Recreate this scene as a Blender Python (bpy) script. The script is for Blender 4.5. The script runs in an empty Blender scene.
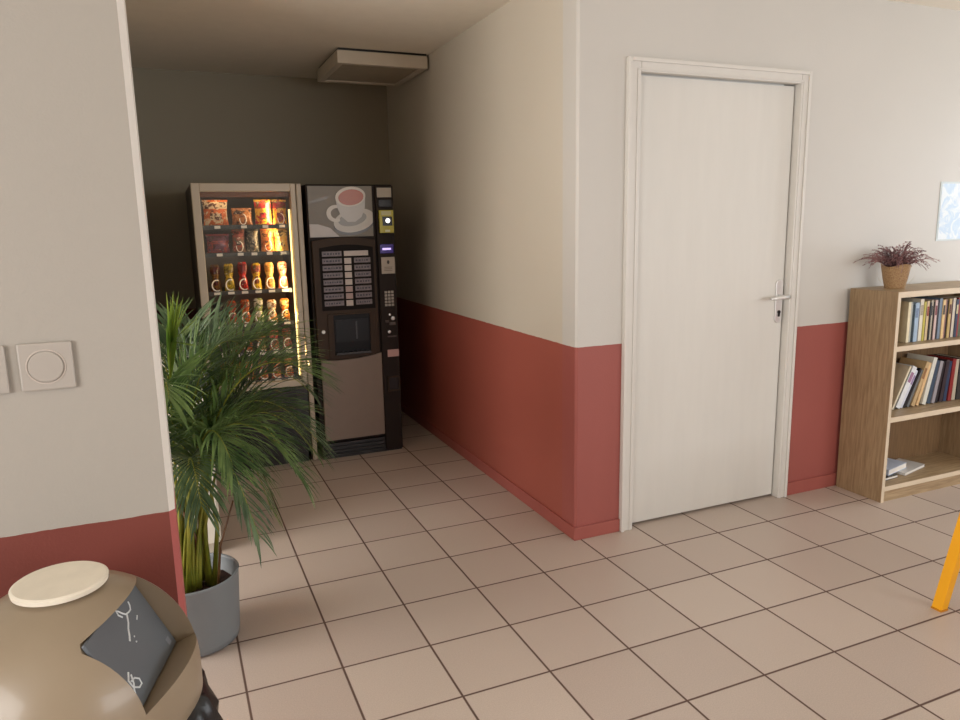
import bpy, math, random
from math import sin, cos, pi, radians, sqrt, tan
from mathutils import Vector, Matrix, noise

random.seed(11)
SC = bpy.context.scene
COL = SC.collection
T = 0.305                     # one floor tile with its joint, metres

# ------------------------------------------------------------------ materials
def srgb(r, g, b):
    f = lambda c: (c / 255 / 12.92) if c / 255 <= 0.04045 else ((c / 255 + 0.055) / 1.055) ** 2.4
    return (f(r), f(g), f(b), 1.0)

def nodes(name):
    m = bpy.data.materials.new(name); m.use_nodes = True
    nt = m.node_tree; nt.nodes.clear()
    out = nt.nodes.new('ShaderNodeOutputMaterial')
    bs = nt.nodes.new('ShaderNodeBsdfPrincipled')
    nt.links.new(bs.outputs[0], out.inputs[0])
    return m, nt, bs, out

def mat(name, rgb, rough=0.5, metal=0.0, var=0.06, scale=12.0, bump=0.0, bscale=60.0, emit=0.0, coat=0.0, spec=0.5, stretch=None):
    m, nt, bs, out = nodes(name)
    N, L = nt.nodes.new, nt.links.new
    tc = N('ShaderNodeTexCoord'); mp = N('ShaderNodeMapping')
    L(tc.outputs['Object'], mp.inputs[0])
    if stretch: mp.inputs['Scale'].default_value = stretch
    nz = N('ShaderNodeTexNoise'); nz.inputs['Scale'].default_value = scale; nz.inputs['Detail'].default_value = 4
    L(mp.outputs[0], nz.inputs['Vector'])
    c = srgb(*rgb)
    mx = N('ShaderNodeMix'); mx.data_type = 'RGBA'
    mx.inputs[6].default_value = tuple(max(0, x * (1 - var * 2)) for x in c[:3]) + (1,)
    mx.inputs[7].default_value = tuple(min(1, x * (1 + var * 2)) for x in c[:3]) + (1,)
    L(nz.outputs[0], mx.inputs[0]); L(mx.outputs[2], bs.inputs['Base Color'])
    bs.inputs['Roughness'].default_value = rough
    bs.inputs['Metallic'].default_value = metal
    bs.inputs['Specular IOR Level'].default_value = spec
    if coat: bs.inputs['Coat Weight'].default_value = coat
    if emit:
        bs.inputs['Emission Color'].default_value = c
        bs.inputs['Emission Strength'].default_value = emit
    if bump:
        nb = N('ShaderNodeTexNoise'); nb.inputs['Scale'].default_value = bscale; nb.inputs['Detail'].default_value = 3
        L(mp.outputs[0], nb.inputs['Vector'])
        bp = N('ShaderNodeBump'); bp.inputs['Strength'].default_value = bump; bp.inputs['Distance'].default_value = 0.004
        L(nb.outputs[0], bp.inputs['Height']); L(bp.outputs[0], bs.inputs['Normal'])
    return m

def wall_material(name, white, red, zline=0.894, wave=0.0012):
    """textured off-white paint above a red painted dado"""
    m, nt, bs, out = nodes(name)
    N, L = nt.nodes.new, nt.links.new
    g = N('ShaderNodeNewGeometry'); sp = N('ShaderNodeSeparateXYZ'); L(g.outputs['Position'], sp.inputs[0])
    wn = N('ShaderNodeTexNoise'); wn.inputs['Scale'].default_value = 25; L(g.outputs['Position'], wn.inputs['Vector'])
    ma = N('ShaderNodeMath'); ma.operation = 'MULTIPLY_ADD'; L(wn.outputs[0], ma.inputs[0]); ma.inputs[1].default_value = wave * 4
    L(sp.outputs[2], ma.inputs[2])
    lt = N('ShaderNodeMath'); lt.operation = 'GREATER_THAN'; L(ma.outputs[0], lt.inputs[0]); lt.inputs[1].default_value = zline + wave * 2
    big = N('ShaderNodeTexNoise'); big.inputs['Scale'].default_value = 1.7; big.inputs['Detail'].default_value = 5; L(g.outputs['Position'], big.inputs['Vector'])
    def tint(c, a):
        mx = N('ShaderNodeMix'); mx.data_type = 'RGBA'
        c = srgb(*c)
        mx.inputs[6].default_value = tuple(x * (1 - a) for x in c[:3]) + (1,)
        mx.inputs[7].default_value = tuple(min(1, x * (1 + a)) for x in c[:3]) + (1,)
        L(big.outputs[0], mx.inputs[0]); return mx
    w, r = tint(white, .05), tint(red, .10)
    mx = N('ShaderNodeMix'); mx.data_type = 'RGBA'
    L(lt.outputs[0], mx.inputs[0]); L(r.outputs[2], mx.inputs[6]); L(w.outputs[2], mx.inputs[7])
    L(mx.outputs[2], bs.inputs['Base Color'])
    bs.inputs['Roughness'].default_value = 0.55
    nb = N('ShaderNodeTexNoise'); nb.inputs['Scale'].default_value = 190; nb.inputs['Detail'].default_value = 2; L(g.outputs['Position'], nb.inputs['Vector'])
    bp = N('ShaderNodeBump'); bp.inputs['Strength'].default_value = 0.22; bp.inputs['Distance'].default_value = 0.002
    L(nb.outputs[0], bp.inputs['Height']); L(bp.outputs[0], bs.inputs['Normal'])
    return m

def tile_material():
    m, nt, bs, out = nodes('floor tiles')
    N, L = nt.nodes.new, nt.links.new
    g = N('ShaderNodeNewGeometry'); sp = N('ShaderNodeSeparateXYZ'); L(g.outputs['Position'], sp.inputs[0])
    ds, cells = [], []
    for k in (0, 1):
        d = N('ShaderNodeMath'); d.operation = 'DIVIDE'; L(sp.outputs[k], d.inputs[0]); d.inputs[1].default_value = T
        fr = N('ShaderNodeMath'); fr.operation = 'FRACT'; L(d.outputs[0], fr.inputs[0])
        fl = N('ShaderNodeMath'); fl.operation = 'FLOOR'; L(d.outputs[0], fl.inputs[0]); cells.append(fl)
        inv = N('ShaderNodeMath'); inv.operation = 'SUBTRACT'; inv.inputs[0].default_value = 1; L(fr.outputs[0], inv.inputs[1])
        mn = N('ShaderNodeMath'); mn.operation = 'MINIMUM'; L(fr.outputs[0], mn.inputs[0]); L(inv.outputs[0], mn.inputs[1]); ds.append(mn)
    mn = N('ShaderNodeMath'); mn.operation = 'MINIMUM'; L(ds[0].outputs[0], mn.inputs[0]); L(ds[1].outputs[0], mn.inputs[1])
    rmp = N('ShaderNodeMapRange'); rmp.inputs['From Min'].default_value = 0.008; rmp.inputs['From Max'].default_value = 0.016
    L(mn.outputs[0], rmp.inputs['Value'])
    cb = N('ShaderNodeCombineXYZ'); L(cells[0].outputs[0], cb.inputs[0]); L(cells[1].outputs[0], cb.inputs[1])
    wn = N('ShaderNodeTexWhiteNoise'); wn.noise_dimensions = '3D'; L(cb.outputs[0], wn.inputs['Vector'])
    sn = N('ShaderNodeTexNoise'); sn.inputs['Scale'].default_value = 260; sn.inputs['Detail'].default_value = 2; L(g.outputs['Position'], sn.inputs['Vector'])
    a = N('ShaderNodeMix'); a.data_type = 'RGBA'; L(wn.outputs[0], a.inputs[0])
    a.inputs[6].default_value = srgb(184, 169, 158); a.inputs[7].default_value = srgb(194, 180, 168)
    b = N('ShaderNodeMix'); b.data_type = 'RGBA'; b.blend_type = 'OVERLAY'; b.inputs[0].default_value = 0.22
    L(a.outputs[2], b.inputs[6]); L(sn.outputs[0], b.inputs[7])
    c = N('ShaderNodeMix'); c.data_type = 'RGBA'; L(rmp.outputs[0], c.inputs[0])
    c.inputs[6].default_value = srgb(92, 70, 60); L(b.outputs[2], c.inputs[7])
    L(c.outputs[2], bs.inputs['Base Color'])
    rr = N('ShaderNodeMapRange'); rr.inputs['To Min'].default_value = 0.9; rr.inputs['To Max'].default_value = 0.38
    L(rmp.outputs[0], rr.inputs['Value']); L(rr.outputs[0], bs.inputs['Roughness'])
    bp = N('ShaderNodeBump'); bp.inputs['Strength'].default_value = 0.5; bp.inputs['Distance'].default_value = 0.002
    L(rmp.outputs[0], bp.inputs['Height']); L(bp.outputs[0], bs.inputs['Normal'])
    return m

def wood_material(name, dark, light, sc=(14, 14, 1.2)):
    m, nt, bs, out = nodes(name)
    N, L = nt.nodes.new, nt.links.new
    g = N('ShaderNodeNewGeometry'); mp = N('ShaderNodeMapping'); mp.inputs['Scale'].default_value = sc
    L(g.outputs['Position'], mp.inputs[0])
    nz = N('ShaderNodeTexNoise'); nz.inputs['Scale'].default_value = 6; nz.inputs['Detail'].default_value = 8; nz.inputs['Distortion'].default_value = .6
    L(mp.outputs[0], nz.inputs['Vector'])
    rp = N('ShaderNodeValToRGB'); rp.color_ramp.elements[0].position = .32; rp.color_ramp.elements[1].position = .68
    rp.color_ramp.elements[0].color = srgb(*dark); rp.color_ramp.elements[1].color = srgb(*light)
    L(nz.outputs[0], rp.inputs[0]); L(rp.outputs[0], bs.inputs['Base Color'])
    bs.inputs['Roughness'].default_value = 0.45
    return m

def leaf_material(name, dark, light, trans=0.25):
    m, nt, bs, out = nodes(name)
    N, L = nt.nodes.new, nt.links.new
    g = N('ShaderNodeNewGeometry')
    nz = N('ShaderNodeTexNoise'); nz.inputs['Scale'].default_value = 9; nz.inputs['Detail'].default_value = 3
    L(g.outputs['Position'], nz.inputs['Vector'])
    rp = N('ShaderNodeValToRGB'); rp.color_ramp.elements[0].position = .35; rp.color_ramp.elements[1].position = .65
    rp.color_ramp.elements[0].color = srgb(*dark); rp.color_ramp.elements[1].color = srgb(*light)
    L(nz.outputs[0], rp.inputs[0]); L(rp.outputs[0], bs.inputs['Base Color'])
    bs.inputs['Roughness'].default_value = 0.38
    tr = N('ShaderNodeBsdfTranslucent'); L(rp.outputs[0], tr.inputs[0])
    mx = N('ShaderNodeMixShader'); mx.inputs[0].default_value = trans
    L(bs.outputs[0], mx.inputs[1]); L(tr.outputs[0], mx.inputs[2]); L(mx.outputs[0], out.inputs[0])
    return m

def glass_material():
    m = bpy.data.materials.new('glass pane'); m.use_nodes = True
    nt = m.node_tree; nt.nodes.clear(); N, L = nt.nodes.new, nt.links.new
    out = N('ShaderNodeOutputMaterial'); tr = N('ShaderNodeBsdfTransparent'); gl = N('ShaderNodeBsdfGlossy')
    gl.inputs['Roughness'].default_value = 0.05
    tc = N('ShaderNodeTexNoise'); tc.inputs['Scale'].default_value = 2
    mr = N('ShaderNodeMapRange'); mr.inputs['To Min'].default_value = .03; mr.inputs['To Max'].default_value = .06; L(tc.outputs[0], mr.inputs['Value'])
    mx = N('ShaderNodeMixShader'); L(mr.outputs[0], mx.inputs[0]); L(tr.outputs[0], mx.inputs[1]); L(gl.outputs[0], mx.inputs[2]); L(mx.outputs[0], out.inputs[0])
    return m

WHITE = (216, 209, 196)
M = {}
M['wall'] = wall_material('white paint over red dado', (214, 209, 200), (144, 74, 64))
M['wall_alcove'] = wall_material('alcove paint over red dado', (204, 196, 180), (160, 84, 70))
M['wall_right'] = wall_material('cool white paint over red dado', (204, 201, 194), (158, 85, 77))
M['wall_near'] = wall_material('dimmed wall paint over dimmed red dado', (172, 166, 156), (122, 60, 50))  # same wall paint, darkened in colour to hold back strong light here
M['bead'] = wall_material('lit white corner bead over lit red', (228, 224, 216), (176, 92, 88))  # bead white plus the light on the wall end put into the colour
M['wall_back'] = wall_material('back wall paint with shade tint', (150, 142, 122), (90, 40, 34))  # alcove shade put into the paint colour, darker than the other walls
M['ceiling'] = mat('ceiling paint', (236, 228, 212), .8, var=.02, bump=.15, bscale=150)
M['floor'] = tile_material()
M['skirt'] = mat('red painted skirting', (160, 86, 77), .5, var=.05)
M['door'] = mat('white door paint', (216, 214, 207), .42, var=.02, scale=3, bump=.06, bscale=40, stretch=(8, 8, 1))
M['casing'] = mat('white gloss casing paint', (216, 213, 206), .38, var=.02)
M['chrome'] = mat('brushed steel', (224, 224, 222), .3, metal=.55, var=.03)
M['dark'] = mat('plain black', (20, 17, 17), .4)
M['wood'] = wood_material('light oak laminate', (134, 110, 80), (160, 135, 102))
M['wood_h'] = wood_material('light oak laminate shelves', (148, 124, 92), (182, 158, 124), (1.2, 14, 14))
M['wood_edge'] = mat('pale edge banding', (218, 202, 176), .5)
M['pages'] = mat('book pages', (222, 212, 190), .8, var=.08, scale=80)
M['glass'] = glass_material()

# ------------------------------------------------------------------ mesh builder
ORI = {}
class MB:
    def __init__(s): s.v = []; s.f = []; s.mi = []; s.cur = 0
    def add(s, vs, fs):
        o = len(s.v); s.v += [tuple(v) for v in vs]
        for f in fs: s.f.append([o + i for i in f]); s.mi.append(s.cur)
        return s
    def box(s, x0, x1, y0, y1, z0, z1, mtx=None):
        vs = [Vector(p) for p in ((x0,y0,z0),(x1,y0,z0),(x1,y1,z0),(x0,y1,z0),(x0,y0,z1),(x1,y0,z1),(x1,y1,z1),(x0,y1,z1))]
        if mtx: vs = [mtx @ v for v in vs]
        return s.add(vs, [(0,3,2,1),(4,5,6,7),(0,1,5,4),(1,2,6,5),(2,3,7,6),(3,0,4,7)])
    def prism(s, pts, a0, a1, axis='z', mtx=None):
        """polygon pts extruded from a0 to a1; axis z: pts=(x,y); axis y: pts=(x,z)"""
        n = len(pts)
        mk = (lambda p, a: Vector((p[0], p[1], a))) if axis == 'z' else (lambda p, a: Vector((p[0], a, p[1])))
        vs = [mk(p, a0) for p in pts] + [mk(p, a1) for p in pts]
        if mtx: vs = [mtx @ v for v in vs]
        fs = [list(range(n))[::-1], list(range(n, 2 * n))] + [(i, (i + 1) % n, n + (i + 1) % n, n + i) for i in range(n)]
        if axis == 'y': fs = [f[::-1] for f in fs]
        return s.add(vs, fs)
    def lathe(s, prof, c, n=48, mtx=None, sx=1.0):
        """prof = (r,z) list; closed at poles when r=0"""
        vs = []; rings = []
        for r, z in prof:
            if r < 1e-6:
                rings.append([len(vs)]); vs.append(Vector((0, 0, z)))
            else:
                rings.append(list(range(len(vs), len(vs) + n)))
                vs += [Vector((r * sx * cos(2*pi*k/n), r * sin(2*pi*k/n), z)) for k in range(n)]
        fs = []
        for a, b in zip(rings, rings[1:]):
            if len(a) == 1 and len(b) == 1: continue
            for k in range(n):
                k2 = (k + 1) % n
                if len(a) == 1: fs.append((a[0], b[k2], b[k]))
                elif len(b) == 1: fs.append((a[k], a[k2], b[0]))
                else: fs.append((a[k], a[k2], b[k2], b[k]))
        m = Matrix.Translation(c) @ (mtx or Matrix.Identity(4))
        return s.add([m @ v for v in vs], fs)
    def tube(s, pts, r, n=8, caps=True):
        pts = [Vector(p) for p in pts]; rr = r if isinstance(r, (list, tuple)) else [r] * len(pts)
        vs = []; prev = None
        for i, p in enumerate(pts):
            d = (pts[min(i+1, len(pts)-1)] - pts[max(i-1, 0)]).normalized()
            if prev is None:
                u = d.cross(Vector((0, 0, 1)));
                if u.length < 1e-3: u = d.cross(Vector((1, 0, 0)))
            else: u = prev - d * prev.dot(d)
            u.normalize(); prev = u; w = d.cross(u)
            vs += [p + (u * cos(2*pi*k/n) + w * sin(2*pi*k/n)) * rr[i] for k in range(n)]
        fs = []
        for i in range(len(pts) - 1):
            for k in range(n):
                k2 = (k + 1) % n
                fs.append((i*n+k, i*n+k2, (i+1)*n+k2, (i+1)*n+k))
        if caps: fs += [list(range(n))[::-1], [(len(pts)-1)*n + k for k in range(n)]]
        return s.add(vs, fs)
    def cyl(s, a, b, r, n=24): return s.tube([a, b], r, n)
    def build(s, name, material, parent=None, bevel=0.0, smooth=False, kind=None, seg=2):
        xs, ys, zs = zip(*s.v)
        o = Vector(((min(xs)+max(xs))/2, (min(ys)+max(ys))/2, min(zs)))
        me = bpy.data.meshes.new(name)
        me.from_pydata([tuple(Vector(v) - o) for v in s.v], [], s.f)
        for mm in (material if isinstance(material, (list, tuple)) else [material]): me.materials.append(mm)
        me.polygons.foreach_set('material_index', s.mi)
        me.validate(); me.update()
        ob = bpy.data.objects.new(name, me); COL.objects.link(ob)
        ORI[ob.name] = o
        if parent is not None:
            ob.parent = parent; ob.location = o - ORI[parent.name]
        else: ob.location = o
        if smooth:
            me.polygons.foreach_set('use_smooth', [True] * len(me.polygons))
        if bevel:
            b = ob.modifiers.new('bevel', 'BEVEL'); b.width = bevel; b.segments = seg; b.limit_method = 'ANGLE'; b.angle_limit = radians(40)
        if kind: ob['kind'] = kind
        return ob

def tag(o, label, cat, group=None):
    o['label'] = label; o['category'] = cat
    if group: o['group'] = group
    return o
def thing(name, loc, label, cat, group=None):
    o = bpy.data.objects.new(name, None); COL.objects.link(o); o.location = loc; o.empty_display_size = .05
    ORI[o.name] = Vector(loc)
    return tag(o, label, cat, group)

# ------------------------------------------------------------------ room shell
CEIL = 8.1 * T
XA = 0.2776         # alcove right wall face
YD = 0.218          # door wall face
YB = 2.95           # alcove back wall face
YN = -1.022         # near wall face
XE = -1.360         # near wall free end
X_L, X_R, Y_R = -3.3, 4.2, -5.2
MB().box(X_L - .15, X_R + .15, Y_R - .15, YB + .15, -.12, 0).build('floor', M['floor'], kind='structure')
MB().box(X_L - .15, X_R + .15, Y_R - .15, YB + .15, CEIL, CEIL + .12).build('ceiling', M['ceiling'], kind='structure')
ch = .010
MB().box(XA, XA + .10, YD + .12, YB, 0, CEIL).build('wall_alcove_right', M['wall_alcove'], kind='structure')
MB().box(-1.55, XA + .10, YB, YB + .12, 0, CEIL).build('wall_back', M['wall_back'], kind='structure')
MB().prism([(-1.452, .82), (-1.452, YB), (-1.55, YB), (-1.55, .82)], 0, CEIL).build('wall_alcove_left', M['wall_alcove'], kind='structure')
cw = .011
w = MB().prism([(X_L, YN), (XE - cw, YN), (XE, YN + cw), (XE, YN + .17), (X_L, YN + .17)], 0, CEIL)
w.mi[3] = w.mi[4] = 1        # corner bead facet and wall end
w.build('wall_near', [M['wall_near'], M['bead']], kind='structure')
# door wall with its opening
DX0, DX1, DZ = 0.584, 1.478, 2.046
w = MB(); w.prism([(XA + ch, YD), (DX0 - .03, YD), (DX0 - .03, YD + .12), (XA, YD + .12), (XA, YD + ch)], 0, CEIL); w.box(DX1 + .03, X_R, YD, YD + .12, 0, CEIL); w.box(DX0 - .03, DX1 + .03, YD, YD + .12, DZ + .03, CEIL)
w.build('wall_door', M['wall_right'], kind='structure')
# room behind the photographer: rear wall, right wall and far left wall, each with a window opening
def window_wall(name, axis, pos, a0, a1, w0, w1, z0, z1, th):
    b = MB()
    def bx(p, q, zz0, zz1):
        if axis == 'x': b.box(min(pos, pos+th), max(pos, pos+th), p, q, zz0, zz1)
        else: b.box(p, q, min(pos, pos+th), max(pos, pos+th), zz0, zz1)
    bx(a0, w0, 0, CEIL); bx(w1, a1, 0, CEIL); bx(w0, w1, 0, z0); bx(w0, w1, z1, CEIL)
    b.build(name, M['wall'], kind='structure')
def window_frame(name, axis, pos, w0, w1, z0, z1):
    b = MB(); t = .05
    def bx(p, q, zz0, zz1):
        if axis == 'x': b.box(pos-.02, pos+.02, p, q, zz0, zz1)
        else: b.box(p, q, pos-.02, pos+.02, zz0, zz1)
    m_ = (w0 + w1) / 2
    bx(w0, w1, z0, z0+t); bx(w0, w1, z1-t, z1)
    for a in (w0, m_ - t/2, w1 - t): bx(a, a+t, z0+t, z1-t)
    b.build(name, M['casing'], bevel=.004, kind='structure')
RW = (-1.45, 0.02, .75, 2.15)
window_wall('wall_right', 'x', X_R, Y_R, YD, RW[0], RW[1], RW[2], RW[3], .15); window_frame('window_1', 'x', X_R + .07, *RW)
BW = (.6, 3.8, .75, 2.2)
window_wall('wall_rear', 'y', Y_R, X_L, X_R, BW[0], BW[1], BW[2], BW[3], -.15); window_frame('window_2', 'y', Y_R - .07, *BW)
LW = (-.75, .75, .25, 2.2)
window_frame('window_3', 'x', X_L - .07, *LW)
LV = (-3.7, -2.1, .75, 2.15); window_frame('window_4', 'x', X_L - .07, *LV)
b = MB()
b.box(X_L-.15, X_L, Y_R, LV[0], 0, CEIL); b.box(X_L-.15, X_L, LV[0], LV[1], 0, LV[2]); b.box(X_L-.15, X_L, LV[0], LV[1], LV[3], CEIL)
b.box(X_L-.15, X_L, LV[1], LW[0], 0, CEIL); b.box(X_L-.15, X_L, LW[0], LW[1], 0, LW[2]); b.box(X_L-.15, X_L, LW[0], LW[1], LW[3], CEIL); b.box(X_L-.15, X_L, LW[1], .82, 0, CEIL)
b.build('wall_left', M['wall'], kind='structure')
MB().box(X_L, -1.55, .82, .94, 0, CEIL).build('wall_left_return', M['wall'], kind='structure')

# skirting: painted tile skirting in the dado's red
SKH = .062
MB().box(XA - .009, XA, YD, YB, 0, SKH).build('baseboard_alcove', M['skirt'], bevel=.002, kind='structure')
MB().box(XA - .009, .5138, YD - .009, YD, 0, SKH).build('baseboard_corner', M['skirt'], bevel=.002, kind='structure')
MB().box(1.538, X_R, YD - .010, YD, 0, SKH + .008).build('baseboard_door_wall', M['skirt'], bevel=.002, kind='structure')
MB().box(X_L, XE, YN - .009, YN, 0, SKH).build('baseboard_near', M['skirt'], bevel=.002, kind='structure')

# door, casing
c = MB()
for (x0, x1) in ((.514, DX0 - .004), (DX1 + .006, 1.538)):
    c.box(x0, x1, YD - .016, YD + .035, 0, DZ + .062)
c.box(DX0 - .004, DX1 + .006, YD - .016, YD + .035, DZ + .006, DZ + .062)
c.build('trim_1', M['casing'], bevel=.004, kind='structure')
c = MB()   # raised outer bead of the casing
c.box(.514, .529, YD - .024, YD - .016, 0, DZ + .062); c.box(1.523, 1.538, YD - .024, YD - .016, 0, DZ + .062)
c.box(.529, 1.523, YD - .024, YD - .016, DZ + .046, DZ + .062)
c.box(.559, .567, YD - .020, YD - .016, 0, DZ + .020); c.box(1.492, 1.500, YD - .020, YD - .016, 0, DZ + .020); c.box(.567, 1.492, YD - .020, YD - .016, DZ + .012, DZ + .020)
c.build('trim_2', M['casing'], bevel=.002, kind='structure')
MB().box(DX0 - .004, DX1 + .006, YD + .062, YD + .10, 0, DZ + .006).build('trim_3', M['casing'], kind='structure')   # stop behind the leaf
door = MB().box(DX0, DX1, YD + .022, YD + .060, .012, DZ).build('door_1', M['door'], bevel=.003, kind='structure')
yf = YD + .022
pl = MB()
pts = [];  px0, px1, pz0, pz1 = 1.426, 1.470, .920, 1.136
rc = (px1 - px0) / 2; xc = (px0 + px1) / 2
for k in range(13): a = pi * k / 12; pts.append((xc + rc * cos(a), pz1 - rc + rc * sin(a)))
for k in range(13): a = pi + pi * k / 12; pts.append((xc + rc * cos(a), pz0 + rc + rc * sin(a)))
pl.prism(pts, yf - .008, yf, 'y').build('handle_plate', M['chrome'], door, bevel=.002)
hz = 1.052
hd = MB().tube([(xc, yf - .006, hz), (xc, yf - .05, hz), (xc + .004, yf - .058, hz + .001), (xc + .03, yf - .060, hz + .004)], .009, 12)
hd = MB().tube([(xc, yf - .006, hz), (xc, yf - .058, hz)], .010, 14)
hd.tube([(xc + .012, yf - .058, hz + .002), (xc - .02, yf - .060, hz), (xc - .075, yf - .060, hz - .002), (xc - .10, yf - .056, hz - .004)], [.010, .010, .009, .008], 14)
hd.build('lever_handle', M['chrome'], door, smooth=True)
kh = MB().cyl((xc, yf - .013, .975), (xc, yf - .006, .975), .0085); kh.box(xc - .005, xc + .005, yf - .013, yf - .006, .952, .975)
kh.build('keyhole', M['dark'], door)

# ------------------------------------------------------------------ wall switches on the near wall
def wall_switch(x0, z0, label, s=.085, rot=0):
    t = thing('wall_switch', (x0 + s/2, YN, z0), label, 'switch')
    mp_ = mat('switch plastic', (176, 169, 160), .35, var=.01)
    MB().box(x0, x0 + s, YN - .009, YN, z0, z0 + s).build('cover_plate', mp_, t, bevel=.003)
    cx, cz = x0 + s*.49, z0 + s*.5
    ring = MB()
    n = 40
    for (ra, rb, ya, yb) in ((.0315, .0290, YN - .0105, YN - .009),):
        vs = []; 
        for k in range(n):
            a = 2*pi*k/n
            for r_, y_ in ((ra, yb), (ra - .0006, ya), (rb, ya), (rb - .0004, yb)): vs.append((cx + r_*cos(a), y_, cz + r_*sin(a)))
        fs = []
        for k in range(n):
            for j in range(3): fs.append((k*4+j, k*4+j+1, ((k+1) % n)*4+j+1, ((k+1) % n)*4+j))
        ring.add(vs, fs)
    ring.build('trim_ring', mat('switch ring', (200, 190, 180), .3, var=.01), t, smooth=False)
    MB().lathe([(0, 0), (.0275, 0), (.0275, .0035), (.026, .0045), (0, .005)], (cx, YN - .009, cz), 40, Matrix.Rotation(pi/2, 4, 'X')).build('rocker', mp_, t)
    return t
wall_switch(-1.586, 1.157, 'square light switch with round button, nearer the wall corner, whole in view')
wall_switch(-1.6885, 1.157, 'square wall plate cut by the left edge of the photo')

# ------------------------------------------------------------------ paper on the door wall
pp = thing('wall_notice', (2.67, YD, 1.30), 'pale blue and white paper sheet in a clear sleeve on the right wall', 'poster')
MB().box(2.535, 2.765, YD - .003, YD, 1.295, 1.61).build('plastic_sleeve', mat('milky plastic sleeve', (190, 200, 200), .3, var=.01), pp)
m, nt, bs, out = nodes('printed sheet')
N, L = nt.nodes.new, nt.links.new
tc = N('ShaderNodeTexCoord'); nz = N('ShaderNodeTexNoise'); nz.inputs['Scale'].default_value = 14; nz.inputs['Detail'].default_value = 4; nz.inputs['Distortion'].default_value = 1.5
L(tc.outputs['Object'], nz.inputs[0]); rp = N('ShaderNodeValToRGB'); L(nz.outputs[0], rp.inputs[0])
rp.color_ramp.elements[0].position = .42; rp.color_ramp.elements[0].color = srgb(180, 202, 222); rp.color_ramp.elements[1].position = .56; rp.color_ramp.elements[1].color = srgb(214, 222, 226)
L(rp.outputs[0], bs.inputs['Base Color']); bs.inputs['Roughness'].default_value = .3
L(rp.outputs[0], bs.inputs['Emission Color']); bs.inputs['Emission Strength'].default_value = .0
MB().box(2.545, 2.755, YD - .0042, YD - .003, 1.303, 1.600).build('printed_sheet', m, pp)

# ------------------------------------------------------------------ ceiling ventilation unit
vx0, vx1, vy0, vy1, vz0 = -.300, .262, 1.985, 2.60, 2.382
v = thing('ceiling_vent', (0, 2.3, vz0), 'flat beige ventilation box with slatted underside fixed to the alcove ceiling', 'vent')
mv = mat('beige enamel', (206, 196, 178), .5, var=.02)
b = MB(); t_ = .04
b.box(vx0, vx1, vy0, vy0+t_, vz0, CEIL - .014); b.box(vx0, vx1, vy1-t_, vy1, vz0, CEIL - .014); b.box(vx0, vx0+t_, vy0+t_, vy1-t_, vz0, CEIL - .014); b.box(vx1-t_, vx1, vy0+t_, vy1-t_, vz0, CEIL - .014)
b.build('housing', mv, v, bevel=.004)
MB().box(vx0 + .012, vx1 - .004, vy0 + .012, vy1 - .012, CEIL - .014, CEIL).build('gap_shade_block', M['dark'], v)  # solid black block stands in for the shade in the gap
MB().box(vx0+t_, vx1-t_, vy0+t_, vy1-t_, vz0 + .03, vz0 + .034).build('filter', mat('dusty filter', (150, 138, 118), .9), v)
b = MB()
for k in range(18):
    y = vy0 + t_ + .008 + k * (vy1 - vy0 - 2*t_ - .016) / 17
    b.box(vx0+t_, vx1-t_, y - .006, y + .006, vz0 + .010, vz0 + .014)
for k in range(5):
    x = vx0 + t_ + (k + 1) * (vx1 - vx0 - 2*t_) / 6
    b.box(x - .003, x + .003, vy0+t_, vy1-t_, vz0 + .014, vz0 + .020)
b.build('grille', mat('grille enamel', (168, 156, 134), .5), v)

# ------------------------------------------------------------------ snack vending machine
YF = 1.908
SX0, SX1, SH = -1.170, -.571, 1.686
sm = thing('snack_vending_machine', ((SX0+SX1)/2, 2.35, 0), 'tall cream-framed snack vending machine with lit glass front, left of the coffee machine', 'vending machine')
m_frame = mat('cream grey machine paint', (190, 178, 158), .4, var=.02)
m_dk = mat('machine black', (24, 22, 22), .35)
gx0, gx1, gz0, gz1 = -1.127, -.634, .527, 1.640
b = MB()   # cabinet shell, hollow
b.box(SX0, SX0+.02, YF+.05, 2.86, .0, SH); b.box(SX1-.03, SX1, YF+.05, 2.86, 0, SH)
b.box(SX0+.02, SX1-.03, YF+.05, 2.86, SH-.02, SH); b.box(SX0+.02, SX1-.03, 2.83, 2.86, 0, SH-.02); b.box(SX0+.02, SX1-.03, YF+.05, 2.83, .40, .425)
b.build('cabinet', mat('machine side paint', (90, 82, 72), .5), sm, bevel=.003)
b = MB()
b.box(SX0, gx0, YF, YF+.05, gz0-.04, SH); b.box(gx0, gx1, YF, YF+.05, gz1, SH); b.box(gx0, gx1, YF, YF+.05, gz0-.04, gz0)
b.box(gx1, gx1+.030, YF, YF+.05, gz0-.04, SH)
b.build('door_frame', m_frame, sm, bevel=.004)
MB().box(gx1+.033, SX1, YF-.004, YF+.05, .01, SH).build('side_column', mat('cream grey column', (178, 166, 147), .4, var=.02), sm, bevel=.006)
b = MB(); b.box(SX0, gx1+.030, YF+.006, YF+.05, .07, gz0-.044); b.build('lower_panel', m_dk, sm, bevel=.004)
MB().box(SX0+.10, gx1-.04, YF-.002, YF+.006, .30, .43).build('delivery_flap', mat('smoked flap', (38, 36, 36), .2), sm, bevel=.003)
MB().box(SX0+.02, SX1-.05, YF+.03, 2.8, 0, .07).build('plinth', m_dk, sm)
MB().box(gx0, gx1, YF+.018, YF+.022, gz0, gz1).build('glass_pane', M['glass'], sm)
mi_ = mat('warm interior lining', (92, 84, 70), .6)
b = MB(); b.box(gx0-.02, gx0-.012, YF+.06, 2.45, .43, 1.66); b.box(gx1+.012, gx1+.02, YF+.06, 2.45, .43, 1.66); b.box(gx0-.012, gx1+.012, 2.44, 2.45, .43, 1.66); b.build('inner_lining', mi_, sm)
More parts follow.
